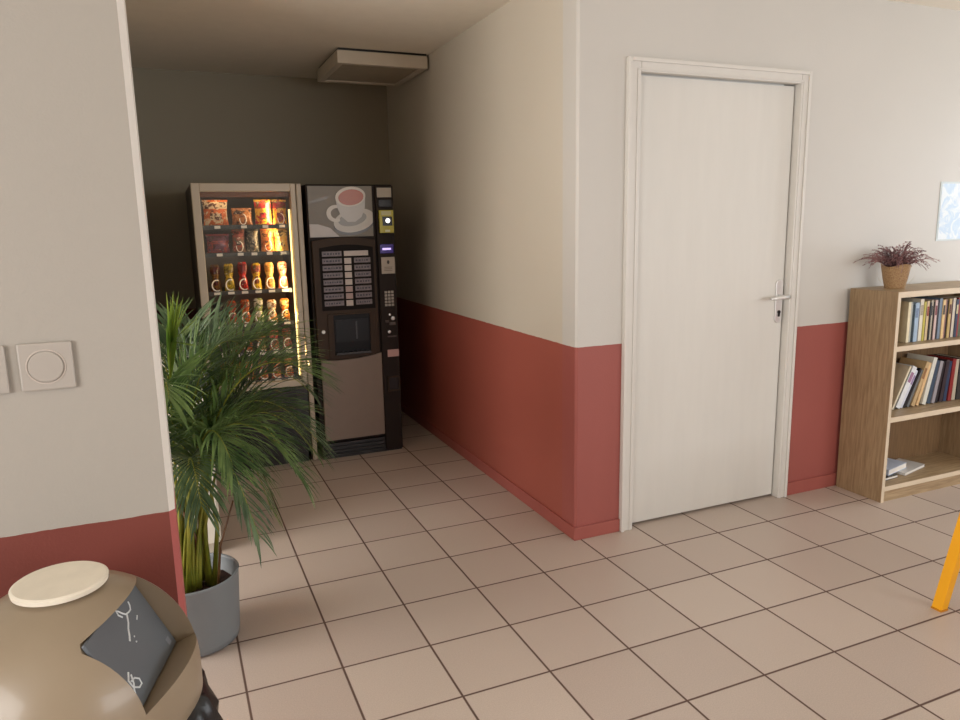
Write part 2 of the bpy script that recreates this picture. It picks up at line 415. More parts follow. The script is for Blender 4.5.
b = MB(); b.box(gx0-.01, gx1+.01, YF+.06, YF+.075, 1.612, 1.64); b.build('header_strip', mat('brown header', (120, 74, 40), .5), sm)
# warm light tube down the right side of the window
m_led = mat('warm light tube', (255, 226, 150), .5, var=0, emit=2.6)
MB().box(gx1-.013, gx1-.005, YF+.026, YF+.04, gz0+.02, gz1-.10).build('light_tube', m_led, sm, bevel=.004)
shelves = [1.452, 1.296, 1.076, .880, .706, .532]
m_shelf = mat('shelf enamel', (70, 72, 66), .5); m_tag = mat('white price tag', (240, 232, 214), .6, var=.02)
m_coil = mat('coil wire with glow', (244, 232, 210), .3, metal=.0, emit=.12)  # slight glow put into the wire; the coils are no lamps
for i, z in enumerate(shelves):
    MB().box(gx0+.002, gx1-.018, YF+.062, 2.40, z-.018, z-.006).build('shelf_tray', m_shelf, sm)
    MB().box(gx0+.002, gx1-.018, YF+.056, YF+.062, z-.020, z+.004).build('shelf_front', mat('dark shelf front', (52, 56, 50), .5), sm)
span0, span1 = gx0 + .012, gx1 - .022
def wrapper(c1, c2, seed):
    # printed foil: blotches of the two wrapper colours with pale and dark lettering-sized flecks
    m, nt, bs, out = nodes('printed wrapper'); N, L = nt.nodes.new, nt.links.new
    g = N('ShaderNodeNewGeometry'); mp = N('ShaderNodeMapping'); mp.inputs['Location'].default_value = (seed * 3.1, 0, seed); L(g.outputs['Position'], mp.inputs[0])
    nz = N('ShaderNodeTexNoise'); nz.inputs['Scale'].default_value = 34; nz.inputs['Detail'].default_value = 3; nz.inputs['Distortion'].default_value = 1.2; L(mp.outputs[0], nz.inputs['Vector'])
    rp = N('ShaderNodeValToRGB'); e = rp.color_ramp.elements; rp.color_ramp.interpolation = 'EASE'
    e[0].position = .30; e[0].color = srgb(*[c*.25 for c in c1]); e[1].position = .78; e[1].color = srgb(250, 232, 196)
    for p_, c_ in ((.41, c1), (.52, c1), (.57, c2), (.64, c2)): k = e.new(p_); k.color = srgb(*c_)
    L(nz.outputs[0], rp.inputs[0]); L(rp.outputs[0], bs.inputs['Base Color']); bs.inputs['Roughness'].default_value = .3
    return m
def packet(name, x, z, wd, h, col, col2, label, y=YF+.12, dep=.05, shape='bag', cat='snack'):
    """a pillow-shaped bag with crimped ends, or a tall pouch/bottle"""
    mm = wrapper(col, col2, x); m2 = wrapper(col2, tuple(int(c*.45) for c in col), x + 7)
    b = MB()
    rows, cols = 12, 12
    if shape == 'bag':
        def P(u, v_, sgn):
            lobe = 1 - .34 * math.exp(-((v_ - .52) / .09) ** 2) - .35 * max(0, (v_ - .86) / .14) ** 2 if name == 'snack_pouch' else 1
            px = (u - .5) * wd * (1 - .10 * sin(pi * v_)) * lobe; pz = v_ * h
            bul = max(0, sin(pi * v_)) ** .5 * max(0, sin(pi * u)) ** .6 * lobe
            n_ = noise.noise(Vector((x * 40 + u * 5, z * 30, v_ * 6 + sgn))) * .006 * bul
            return (x + px, y + sgn * (dep / 2 * bul + .0012) + n_, z + pz)
        for sgn in (-1, 1):
            vs = [P(i / cols, j / rows, sgn) for j in range(rows + 1) for i in range(cols + 1)]
            fs = []
            for j in range(rows):
                for i in range(cols):
                    f = (j*(cols+1)+i, j*(cols+1)+i+1, (j+1)*(cols+1)+i+1, (j+1)*(cols+1)+i)
                    fs.append(f if sgn < 0 else f[::-1])
            o = len(b.f); b.add(vs, fs)
            for j in range(rows):
                for i in range(cols):
                    band = (j >= 8 and j < 11) or (3 <= j <= 5 and 3 <= i <= 8)
                    b.mi[o + j*cols + i] = 1 if band else 0
    else:
        r = wd / 2
        prof = [(0, 0), (r*.8, 0), (r, .01), (r, h*.34), (r*.80, h*.42), (r*.80, h*.48), (r, h*.56), (r*.98, h*.74), (r*.72, h*.86), (r*.36, h*.92), (r*.36, h), (0, h)]
        o = len(b.f); b.lathe(prof, (x, y, z), 16)
        for k in range(o, len(b.f)):
            ring = (k - o) // 16
            b.mi[k] = 1 if ring in (2, 3, 9, 10) else 0
    ob = b.build(name, [mm, m2], smooth=True)
    return tag(ob, label, cat)
PL = ['top', 'second', 'third', 'fourth', 'fifth', 'bottom']
rows_ = {
 0: [('bag', .07, .075*2-.01, .155, (226,112,44), (236,206,160), 'large orange and cream snack bag at the left end of the top lit shelf'),
     ('bag', .215, .12, .105, (150,86,40), (190,120,60), 'low brown snack bag in the middle of the top lit shelf'),
     ('bag', .335, .10, .165, (235,180,50), (196,44,44), 'yellow and red snack bag second from right on the top lit shelf'),
     ('bag', .43, .085, .160, (236,196,84), (140,40,52), 'yellow bag with dark red top at the right end of the top lit shelf')],
 1: [('bag', .07, .13, .115, (168,72,62), (110,58,72), 'red and purple snack bag at the left end of the second lit shelf'),
     ('bag', .185, .075, .140, (128,92,66), (176,80,52), 'brown snack bag second from left on the second lit shelf'),
     ('bag', .262, .075, .145, (84,82,70), (140,128,104), 'dark grey snack bag in the middle of the second lit shelf'),
     ('bag', .348, .078, .145, (228,112,44), (240,150,70), 'orange snack bag second from right on the second lit shelf'),
     ('bag', .428, .082, .140, (236,178,70), (246,204,120), 'yellow snack bag at the right end of the second lit shelf')],
 2: [((132,92,34),(80,20,20),'olive and dark red'), ((226,186,48),(150,130,30),'bright yellow'), ((196,44,32),(120,20,20),'red'), ((224,182,40),(140,60,30),'yellow and brown'), ((240,196,104),(210,140,60),'cream yellow'), ((226,130,94),(240,190,150),'pink')],
 3: [((44,70,76),(30,40,50),'dark blue'), ((206,84,34),(140,40,20),'orange red'), ((224,118,44),(170,60,30),'orange'), ((150,160,60),(220,210,180),'lime green and white'), ((230,150,70),(240,220,190),'pale orange'), ((206,120,48),(240,190,110),'amber')],
 4: [((70,60,40),(90,70,40),'dark olive'), ((150,74,34),(110,50,24),'brown'), ((196,106,44),(150,70,30),'orange brown'), ((226,170,104),(200,120,60),'cream orange'), ((190,50,40),(230,130,90),'scarlet'), ((150,60,56),(200,90,60),'dark pink')],
 5: [((120,70,30),(160,90,40),'brown'), ((160,90,40),(200,120,60),'tan'), ((190,110,50),(220,140,70),'light orange'), ((200,90,40),(230,140,70),'deep orange'), ((226,100,60),(244,170,110),'coral'), ((232,110,56),(246,190,120),'bright orange')],
}
ORD = ['leftmost', 'second from left', 'third from left', 'fourth from left', 'second from right', 'rightmost']
for ri, items in rows_.items():
    z = shelves[ri]
    if ri < 2:
        for k, (shp, dx, wd, h, c1, c2, lab) in enumerate(items):
            packet('snack_bag', span0 + dx, z - .005, wd, min(h, .152 if ri == 0 else .14), c1, c2, lab, shape='bag')['group'] = 'snack bags on the upper two shelves'
            x = span0 + dx
            MB().box(x - .016, x + .016, YF+.053, YF+.056, z-.016, z+.000).build('price_tag', m_tag, sm)
            if k % 2: 
                pts = [(x + .018*sin(a_), YF+.075 + .002*a_, z + .035 + .03*cos(a_)) for a_ in [q*.35 for q in range(0, 15)]]
                MB().tube(pts, .0026, 6).build('coil', m_coil, sm, smooth=True)
    else:
        for k, (c1, c2, nm) in enumerate(items):
            x = span0 + .040 + k * .0765
            hh = [0, 0, .165, .145, .125, .125][ri] * (0.92 + .12 * random.random())
            ob = packet('snack_pouch', x, z - .005, .058, hh, c1, c2, '%s %s snack pouch, %s on the %s lit shelf' % ('tall' if ri == 2 else 'small', nm, ORD[k], PL[ri]), shape='bag', dep=.045)
            ob['group'] = 'snack pouches on the %s shelf' % PL[ri]
            MB().box(x - .018, x + .018, YF+.053, YF+.056, z-.016, z-.002).build('price_tag', m_tag, sm)
            pts = [(x + .002 + .026*sin(a_), YF+.080 + .002*a_, z + .036 + .031*cos(a_)) for a_ in [.45 - q*.26 for q in range(0, 17)]]
            MB().tube(pts, .0038, 6).build('coil', m_coil, sm, smooth=True)

# ------------------------------------------------------------------ coffee vending machine
CX0, CX1, CH = -.533, -.006, 1.682
cm = thing('coffee_vending_machine', ((CX0+CX1)/2, 2.35, 0), 'dark hot drinks machine with coffee cup picture, right of the lit snack machine', 'vending machine')
m_body = mat('dark brown machine body', (38, 30, 26), .55, spec=.2)
m_mod = mat('bronze black moulding', (64, 51, 41), .55, spec=.2)
MB().box(CX0, CX1, YF+.012, 2.80, .10, CH).build('cabinet', m_body, cm, bevel=.006)
b = MB(); b.box(CX0+.01, CX1-.004, YF+.008, 2.75, 0, .10)
b.build('plinth', m_dk, cm)
b = MB()
for k in range(4): b.box(CX0+.02, -.128, YF-.004, YF+.010, .016 + k*.024, .028 + k*.024)
b.build('plinth_grille', mat('dark grille', (34, 32, 32), .4), cm)
# picture panel: cup, saucer, spoon
yp = YF + .006
MB().box(-.522, -.136, yp, YF+.012, 1.374, 1.672).build('picture_panel', mat('picture grey backdrop', (120, 112, 98), .4, var=.12, scale=4), cm)
def ell(cx, cz, rx, rz, rot=0, a0=0, a1=2*pi, n=40):
    return [(cx + rx*cos(a)*cos(rot) - rz*sin(a)*sin(rot), cz + rx*cos(a)*sin(rot) + rz*sin(a)*cos(rot)) for a in [a0 + (a1-a0)*k/n for k in range(n + (0 if abs(a1-a0-2*pi) < 1e-6 else 1))]]
def decal(name, pts, lvl, rgb, parent, base=yp, rough=.3):
    # keep the decal inside the panel
    pts = [(min(max(p[0], -.521), -.137), min(max(p[1], 1.375), 1.671)) for p in pts] if parent == cm and base == yp else pts
    return MB().prism(pts, base - .0006*lvl - .0005, base - .0006*lvl + .0001, 'y').build(name, mat(name.replace('_', ' ') + ' print', rgb, rough, var=.05, scale=14), parent)
decal('printed_cloth', [(-.522, 1.374), (-.522, 1.452), (-.47, 1.450), (-.40, 1.428), (-.345, 1.374)], 1, (176, 166, 156), cm)
decal('printed_saucer_shadow', ell(-.250, 1.452, .128, .066, .2), 2, (82, 76, 68), cm)
decal('printed_saucer', ell(-.250, 1.470, .128, .068, .2), 3, (184, 176, 162), cm)
decal('printed_saucer_well', ell(-.262, 1.478, .088, .040, .2), 4, (134, 128, 116), cm)
hp = []
for k in range(25):
    a = radians(70) + radians(225) * k / 24; hp.append((-.362 + .056*cos(a), 1.512 + .050*sin(a)))
for k in range(24, -1, -1):
    a = radians(70) + radians(225) * k / 24; hp.append((-.354 + .038*cos(a), 1.512 + .032*sin(a)))
decal('printed_handle', hp, 5, (196, 188, 174), cm)
decal('printed_cup', [(-.360, 1.604), (-.352, 1.548), (-.330, 1.495), (-.292, 1.462), (-.245, 1.462), (-.206, 1.490), (-.184, 1.545), (-.178, 1.618)], 6, (180, 174, 166), cm)
decal('printed_cup_rim', ell(-.269, 1.610, .092, .058, .12), 7, (204, 194, 180), cm)
decal('printed_coffee', ell(-.266, 1.606, .077, .046, .12), 8, (172, 90, 52), cm)
decal('printed_spoon', [(-.521, 1.583), (-.521, 1.568), (-.44, 1.588), (-.415, 1.594), (-.398, 1.606), (-.41, 1.616), (-.44, 1.606)], 2, (120, 112, 100), cm)
# upper door module with arched top
pts = [(-.517, .640), (-.40, .628), (-.26, .634), (-.133, .655)]
pts += [(-.133, 1.352)] + [(-.133 - (.384)*k/10, 1.352 + .020*sin(pi*k/10)) for k in range(1, 10)] + [(-.517, 1.352)]
MB().prism(pts, YF - .012, YF + .012, 'y').build('front_module', m_mod, cm, bevel=.004)
pts = [(-.478, .935), (-.150, .935), (-.150, 1.310)] + [(-.150 - .328*k/10, 1.310 + .018*sin(pi*k/10)) for k in range(1, 10)] + [(-.478, 1.310)]
MB().prism(pts, YF - .015, YF - .012, 'y').build('selection_panel', mat('selection panel black', (26, 20, 18), .6, spec=.15), cm)
m_lab = mat('button label', (118, 106, 108), .4, var=.3, scale=60); m_labw = mat('white label', (196, 184, 176), .4, var=.1, scale=60); m_pk = mat('pinkish label', (176, 150, 142), .4)
for k in range(8):
    z1 = 1.290 - k * .0425; z0 = z1 - .030
    if k == 0: MB().box(-.330, -.182, YF-.018, YF-.015, z0, z1).build('long_label', m_labw, cm)
    else: MB().box(-.270, -.170, YF-.018, YF-.015, z0, z1).build('drink_button', m_lab, cm)
    MB().box(-.462, -.345, YF-.018, YF-.015, z0, z1).build('drink_button', m_lab, cm)
    if k: MB().box(-.330, -.288, YF-.018, YF-.015, z0 - .004, z1).build('price_label', m_pk if k in (5, 6) else m_labw, cm)
    # printed dark words as short bars on the buttons
    wb = MB(); rnd = random.Random(k)
    for (xa, xb) in ((-.458, -.350),) + (((-.266, -.176),) if k else ()):
        x = xa + .004
        while x < xb - .012:
            l = rnd.uniform(.006, .016); wb.box(x, min(x+l, xb), YF-.0186, YF-.018, z0+.010, z0+.020); x += l + .006
    wb.build('button_print', mat('print grey', (64, 58, 70), .5), cm)
# dispensing niche
b = MB()
nx0, nx1, nz0, nz1 = -.416, -.190, .662, .905
b.box(nx0-.035, nx0, YF-.020, YF-.012, nz0-.015, nz1+.010); b.box(nx1, nx1+.030, YF-.020, YF-.012, nz0-.015, nz1+.010); b.box(nx0, nx1, YF-.020, YF-.012, nz1, nz1+.010)
b.build('niche_surround', m_mod, cm, bevel=.002)
MB().box(nx0, nx1, YF-.0135, YF-.012, nz0, nz1).build('niche_back', mat('niche black', (11, 10, 11), .4, spec=.2), cm)
b = MB(); b.box(nx0+.005, nx1-.005, YF-.040, YF-.0135, nz0, nz0+.012)
for k in range(7): b.box(nx0+.015+k*.03, nx0+.025+k*.03, YF-.042, YF-.0135, nz0+.012, nz0+.016)
b.build('drip_tray', mat('drip tray', (36, 34, 33), .35), cm)
b = MB(); b.box(nx0+.012, nx1-.012, YF-.017, YF-.0135, nz0+.075, nz1-.03); b.build('cup_door', mat('smoked cup door', (18, 18, 19), .3, spec=.25), cm)
MB().box(-.280, -.272, YF-.019, YF-.017, nz0+.09, nz1-.045).build('cup_door_handle', mat('door strip', (48, 50, 52), .3), cm)
MB().lathe([(0, 0), (.012, 0), (.012, .006), (.008, .010), (0, .010)], (-.480, YF-.012, .808), 20, Matrix.Rotation(pi/2, 4, 'X')).build('door_lock', M['chrome'], cm, smooth=False)
# lower door
MB().prism([(-.503, .118), (-.121, .118), (-.121, .652), (-.26, .630), (-.40, .624), (-.503, .634)], YF - .008, YF + .012, 'y').build('lower_door', mat('grey brown panel', (134, 119, 108), .55, var=.04), cm, bevel=.005)
# right control column
MB().box(-.118, CX1, YF-.006, YF+.012, .012, 1.674).build('control_column', mat('column dark brown', (40, 32, 28), .55, spec=.2), cm, bevel=.005)
yc = YF - .006
def cbox(name, x0, x1, z0, z1, d, rgb, rough=.35, emit=0, var=.05, parent=cm, bev=.001):
    return MB().box(x0, x1, yc - d, yc, z0, z1).build(name, mat(name.replace('_', ' ') + ' finish', rgb, rough, emit=emit, var=var), parent, bevel=bev)
cbox('maker_plate', -.108, -.018, 1.605, 1.662, .003, (168, 158, 142))
cbox('card_slot', -.100, -.022, 1.548, 1.590, .006, (12, 10, 14))
rd = cbox('card_reader', -.103, -.014, 1.392, 1.528, .020, (186, 176, 44), .3)
MB().box(-.085, -.024, yc-.022, yc-.020, 1.435, 1.490).build('reader_screen', mat('reader screen', (22, 22, 26), .2), rd)
MB().lathe([(0, 0), (.014, 0), (.014, .0015), (0, .002)], (-.052, yc-.022, 1.465), 20, Matrix.Rotation(pi/2, 4, 'X')).build('reader_light', mat('reader light', (255, 255, 250), .3, emit=2.0, var=0), rd)
MB().box(-.090, -.030, yc-.0225, yc-.020, 1.498, 1.522).build('reader_label', mat('reader label', (196, 196, 150), .4), rd)
MB().box(-.070, -.040, yc-.0225, yc-.020, 1.398, 1.410).build('reader_tab', mat('reader tab', (220, 224, 190), .4), rd)
ds = cbox('display', -.102, -.018, 1.268, 1.322, .003, (48, 26, 112), .2, emit=.25)
MB().box(-.088, -.034, yc-.004, yc-.003, 1.288, 1.300).build('display_text', mat('display glow', (200, 180, 255), .3, emit=1.2, var=0), ds)
sg = cbox('notice_sticker', -.098, -.012, 1.142, 1.244, .002, (176, 164, 150))
MB().prism(ell(-.055, 1.213, .008, .012), yc - .0032, yc - .002, 'y').build('sticker_symbol', mat('symbol', (60, 54, 50), .5), sg)
b = MB()
for k in range(3): b.box(-.082, -.030, yc-.0028, yc-.002, 1.160 + k*.010, 1.164 + k*.010)
b.build('sticker_text', mat('sticker print', (130, 120, 108), .5), sg)
for r_ in range(5):
    for c_ in range(3):
        x = -.086 + c_*.021; z = 1.020 - r_*.020
        MB().box(x, x+.016, yc-.004, yc, z, z+.015).build('keypad_key', mat('key', (170, 164, 156), .4) if (r_ + c_) == 0 else bpy.data.materials['key'], cm, bevel=.001)
for (x, z, r_) in ((-.058, .886, .008), (-.038, .862, .013), (-.066, .778, .011)):
    MB().lathe([(0, 0), (r_, 0), (r_*.8, .005), (0, .006)], (x, yc, z), 18, Matrix.Rotation(pi/2, 4, 'X')).build('round_button', M['chrome'], cm)
cbox('coin_slot', -.062, -.024, .820, .838, .004, (84, 74, 70)); cbox('coin_lever', -.088, -.066, .838, .852, .006, (70, 62, 60)); cbox('note_slot', -.078, -.020, .744, .752, .004, (90, 74, 70))
cbox('pink_label', -.083, -.008, .618, .664, .002, (196, 160, 156))
b = MB(); b.box(-.092, -.082, yc-.014, yc, .395, .492); b.box(-.020, -.010, yc-.014, yc, .395, .492); b.box(-.082, -.020, yc-.014, yc, .395, .405); b.box(-.082, -.020, yc-.008, yc, .482, .492)
b.build('coin_return', m_mod, cm, bevel=.002)
MB().box(-.082, -.020, yc-.002, yc, .405, .482).build('coin_return_cup', mat('coin cup black', (10, 9, 9), .3), cm)

cm.location.x -= .013

# ------------------------------------------------------------------ low white cupboard behind the palm
cb = thing('low_cupboard', (-1.335, 1.15, 0), 'low white cupboard mostly hidden behind the palm at the alcove entrance', 'cupboard')
mw = mat('white melamine', (226, 222, 208), .45, var=.02)
MB().box(-1.448, -1.222, .79, 1.55, .05, .87).build('carcass', mw, cb, bevel=.003)
MB().box(-1.450, -1.216, .782, 1.56, .87, .89).build('top_panel', mw, cb, bevel=.003)
MB().box(-1.440, -1.235, .80, 1.54, 0, .05).build('plinth', mat('white plinth', (190, 184, 168), .5), cb)
MB().box(-1.222, -1.214, .80, 1.165, .055, .865).build('cupboard_door', mw, cb, bevel=.002)
MB().box(-1.222, -1.214, 1.175, 1.545, .055, .865).build('cupboard_door', mw, cb, bevel=.002)

# ------------------------------------------------------------------ potted palm
PX, PY = -1.352, .095
pm = thing('potted_palm', (PX, PY, 0), 'tall feathery green palm in a round grey pot beside the wall corner', 'plant')
pot = MB().lathe([(0, 0), (.135, 0), (.146, .006), (.150, .03), (.161, .240), (.163, .248), (.157, .250), (.153, .240), (.149, .18), (0, .175)], (PX, PY, 0), 64)
pot.build('pot', mat('grey pot plastic', (124, 130, 133), .5, var=.03), pm, smooth=True)
so = MB(); n = 26; vs = []; fs = []
for j in range(7):
    r = .1485 * j / 6
    for k in range(n):
        a = 2*pi*k/n; vs.append((PX + r*cos(a), PY + r*sin(a), .192 + .014*noise.noise(Vector((r*60*cos(a), r*60*sin(a), 3))) - .006*j/6))
for j in range(6):
    for k in range(n): fs.append((j*n+k, j*n+(k+1) % n, (j+1)*n+(k+1) % n, (j+1)*n+k))
so.add(vs, fs).build('soil', mat('dark soil', (58, 34, 26), .95, var=.4, scale=60, bump=.8, bscale=90), pm, smooth=False)
m_leaf = leaf_material('palm leaf', (60, 88, 44), (122, 148, 86)); m_leaf2 = leaf_material('palm young leaf', (100, 132, 48), (146, 164, 70), .35); m_leaf3 = leaf_material('palm shade-tinted leaf', (50, 76, 48), (106, 130, 90))  # third green is a darker copy with shade put into it
m_stem = leaf_material('palm stalk', (112, 124, 36), (158, 156, 60), .1); m_dry = leaf_material('dry stalk', (90, 60, 34), (140, 104, 66), .1)
def bez(p, t):
    q = [Vector(v) for v in p]
    while len(q) > 1: q = [q[i].lerp(q[i+1], t) for i in range(len(q)-1)]
    return q[0]
def frond(base, ctrl, tip, leafmat, n=36, ll=.24, start=.36, droop=.5, wid=.0040, vee=.5, side_ang=50, seed=0, narrow=1.0):
    rnd = random.Random(seed)
    P = [base] + ctrl + [tip]
    pts = [bez(P, k/24) for k in range(25)]
    st = MB().tube(pts, [.0060 - .0048 * (k/24) for k in range(25)], 6)
    root = st.build('frond_stalk', m_stem, pm, smooth=True)
    lf = MB()
    for k in range(n):
        t = start + (1 - start) * (k + .3) / n
        p = bez(P, t); d = (bez(P, min(1, t+.02)) - bez(P, max(0, t-.02))).normalized()
        s0 = d.cross(Vector((0, 0, 1)))
        if s0.length < .15: s0 = Vector((cos(seed), sin(seed), 0))
        s0.normalize(); up = s0.cross(d).normalized()
        q = (k + .5) / n
        L_ = ll * (0.45 + .55 * sin(pi * min(1, q * .80 + .16))) * rnd.uniform(.88, 1.1)
        ang = radians(side_ang * (1 - .50 * q)) * narrow
        for sg in (-1, 1):
            a = ang * rnd.uniform(.85, 1.15); v_ = vee * rnd.uniform(.6, 1.3)
            dir0 = (d * cos(a) + (s0 * sg + up * v_).normalized() * sin(a)).normalized()
            ns = 6; cur = p.copy(); dr = dir0.copy(); vs = []
            gdr = droop * rnd.uniform(.6, 1.4)
            for j in range(ns + 1):
                s_ = j / ns
                wv = wid * (sin(pi * (0.12 + .88 * s_)) ** .7 if s_ < 1 else 0) * (1 if s_ < .95 else .1)
                wn = dr.cross(Vector((0, 0, 1)).lerp(up, .5)).normalized()
                fold = dr.cross(wn).normalized() * wv * .35
                vs += [cur - wn * wv + fold, cur, cur + wn * wv + fold]
                cur = cur + dr * (L_ / ns)
                dr = (dr + Vector((0, 0, -1)) * gdr * (.10 + .26 * s_)).normalized()
            fs = []
            for j in range(ns):
                for i in (0, 1): fs.append((j*3+i, j*3+i+1, (j+1)*3+i+1, (j+1)*3+i))
            lf.add(vs, fs)
    lf.build('leaflets', leafmat, root, smooth=True)
def fr(tx, ty, tz, arch, lm=None, seed=0, bo=(0, 0), **kw):
    """frond from the pot to a tip; arch = height of the control point above the tip"""
    b0 = Vector((PX + bo[0] + .03*cos(seed*2.4), PY + bo[1] + .03*sin(seed*2.4), .185))
    tip = Vector((tx, ty, tz))
    c1 = Vector((b0.x + (tx - b0.x)*.10, b0.y + (ty - b0.y)*.10, .21 + (max(tz, .7) + arch - .21) * .60))
    c2 = Vector((b0.x + (tx - b0.x)*.52, b0.y + (ty - b0.y)*.52, max(tz, .55) + arch))
    frond(b0, [c1, c2], tip, lm or m_leaf, seed=seed, **kw)
FR = [
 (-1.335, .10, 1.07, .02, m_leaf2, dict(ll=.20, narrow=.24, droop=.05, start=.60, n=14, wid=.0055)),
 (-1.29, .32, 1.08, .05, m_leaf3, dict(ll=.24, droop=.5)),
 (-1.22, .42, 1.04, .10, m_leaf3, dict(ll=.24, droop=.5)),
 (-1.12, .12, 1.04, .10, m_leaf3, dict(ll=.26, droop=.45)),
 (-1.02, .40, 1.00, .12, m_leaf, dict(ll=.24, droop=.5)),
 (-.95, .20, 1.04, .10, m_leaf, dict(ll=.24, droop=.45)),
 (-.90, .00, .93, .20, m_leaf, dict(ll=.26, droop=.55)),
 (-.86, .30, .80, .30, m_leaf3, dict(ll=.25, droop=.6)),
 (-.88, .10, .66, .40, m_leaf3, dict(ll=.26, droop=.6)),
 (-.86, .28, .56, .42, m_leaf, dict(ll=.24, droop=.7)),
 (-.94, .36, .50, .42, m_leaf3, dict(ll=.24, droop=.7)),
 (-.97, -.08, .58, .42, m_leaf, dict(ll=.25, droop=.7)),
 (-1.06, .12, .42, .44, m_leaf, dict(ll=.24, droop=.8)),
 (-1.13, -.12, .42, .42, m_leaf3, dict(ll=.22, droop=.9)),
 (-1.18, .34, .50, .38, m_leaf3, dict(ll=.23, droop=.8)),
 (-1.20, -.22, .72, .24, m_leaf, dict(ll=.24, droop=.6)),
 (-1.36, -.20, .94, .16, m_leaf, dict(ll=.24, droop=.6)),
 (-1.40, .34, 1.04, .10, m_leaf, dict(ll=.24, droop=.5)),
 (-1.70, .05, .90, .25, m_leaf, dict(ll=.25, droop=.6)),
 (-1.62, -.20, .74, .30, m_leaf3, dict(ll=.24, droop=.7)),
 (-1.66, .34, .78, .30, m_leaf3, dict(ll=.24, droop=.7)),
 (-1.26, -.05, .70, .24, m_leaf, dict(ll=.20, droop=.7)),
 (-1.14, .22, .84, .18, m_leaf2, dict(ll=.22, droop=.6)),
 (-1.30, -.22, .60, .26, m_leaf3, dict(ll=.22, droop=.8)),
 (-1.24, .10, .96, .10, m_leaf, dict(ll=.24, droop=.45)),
]
for i, (tx, ty, tz, ar, lm_, kw) in enumerate(FR): fr(tx, ty, tz, ar, lm_, seed=i + 1, **kw)
rs = random.Random(5)
for i in range(9):
    a = rs.uniform(0, 2*pi); r = rs.uniform(.01, .06)
    x, y = PX + .02 + r*cos(a), PY + r*sin(a)
    h = rs.uniform(.32, .52)
    MB().tube([(x, y, .180), (x + rs.uniform(-.02, .03), y, .21 + h*.5), (x + rs.uniform(-.05, .07), y + rs.uniform(-.03, .03), .21 + h)], [.010, .007, .004], 8).build('cane', m_stem if i != 4 else m_dry, pm, smooth=True)
MB().tube([(PX+.085, PY-.03, .182), (PX+.105, PY-.03, .34), (PX+.16, PY-.03, .50)], [.005, .004, .003], 8).build('dead_stalk', m_dry, pm, smooth=True)

# ------------------------------------------------------------------ litter bin with domed lid
BXc, BYc = -1.532, -1.250
Rb = .193; ZT = .888; ZB = ZT - .235
bn = thing('litter_bin', (BXc, BYc, 0), 'beige domed litter bin with a grey push flap and cream disc on top', 'bin')
m_bin = mat('beige bin plastic', (150, 134, 112), .36, var=.03, scale=4, coat=.15)
MB().lathe([(0, 0), (.150, 0), (.158, .01), (.178, ZB - .02), (.174, ZB - .02), (0, ZB - .03)], (BXc, BYc, 0), 64).build('body', m_bin, bn, smooth=True)
H = ZT - ZB
prof = [(0, ZB)] + [(Rb * .965, ZB)] + [(Rb, ZB + .012)]
prof += [(Rb * cos(a)**1.0, ZB + .05 + (H - .05) * sin(a)) for a in [radians(x) for x in range(2, 72, 4)]]
prof += [(.045, ZT - .001), (0, ZT - .001)]
# rolled edge near the base
lid = MB().lathe(prof, (BXc, BYc, 0), 96).build('domed_lid', m_bin, bn, smooth=True)
az = radians(-16.4)             # the flap faces right and a little towards the room
tilt = radians(27.6)            # flap plane leans back from vertical
ux = Vector((cos(az), sin(az), 0)); us = Vector((-sin(az), cos(az), 0))
nrm = (ux * cos(tilt) + Vector((0, 0, 1)) * sin(tilt)).normalized()      # outward normal
upv = us.cross(nrm) * -1
if upv.z < 0: upv = -upv
fc = Vector((-1.430, -1.2955, .784))                # centre of the flap
fw, fh = .200, .137
def fm(o=fc): return Matrix(((us.x, upv.x, nrm.x, o.x), (us.y, upv.y, nrm.y, o.y), (us.z, upv.z, nrm.z, o.z), (0, 0, 0, 1)))
cut = MB().box(-fw/2 - .003, fw/2 + .003, -fh/2 - .003, fh/2 + .003, -.012, .4, fm())
# the pocket is cut out of the lid with a boolean, applied to the mesh
cobj = cut.build('cutter', m_bin)
bo = lid.modifiers.new('pocket', 'BOOLEAN'); bo.operation = 'DIFFERENCE'; bo.object = cobj; bo.solver = 'EXACT'
bpy.context.view_layer.update()
dg = bpy.context.evaluated_depsgraph_get()
nm = bpy.data.meshes.new_from_object(lid.evaluated_get(dg)); lid.modifiers.clear(); lid.data = nm
bpy.data.objects.remove(cobj, do_unlink=True)
for p in nm.polygons: p.use_smooth = True
nm.set_sharp_from_angle(angle=radians(35)) if hasattr(nm, 'set_sharp_from_angle') else None
be = lid.modifiers.new('bevel', 'BEVEL'); be.width = .0035; be.segments = 2; be.limit_method = 'ANGLE'; be.angle_limit = radians(38)
flap = MB().box(-fw/2, fw/2, -fh/2, fh/2, -.010, -.004, fm()).build('push_flap', mat('slate grey flap', (96, 102, 108), .42, var=.05), bn, bevel=.002)
m_mark = mat('white marker', (226, 230, 232), .6)
def stroke(pts, r=.0014):
    MB().tube([fm() @ Vector((a, b, -.0040)) for a, b in pts], r, 6).build('pen_mark', m_mark, flap)
FS = fw / 2
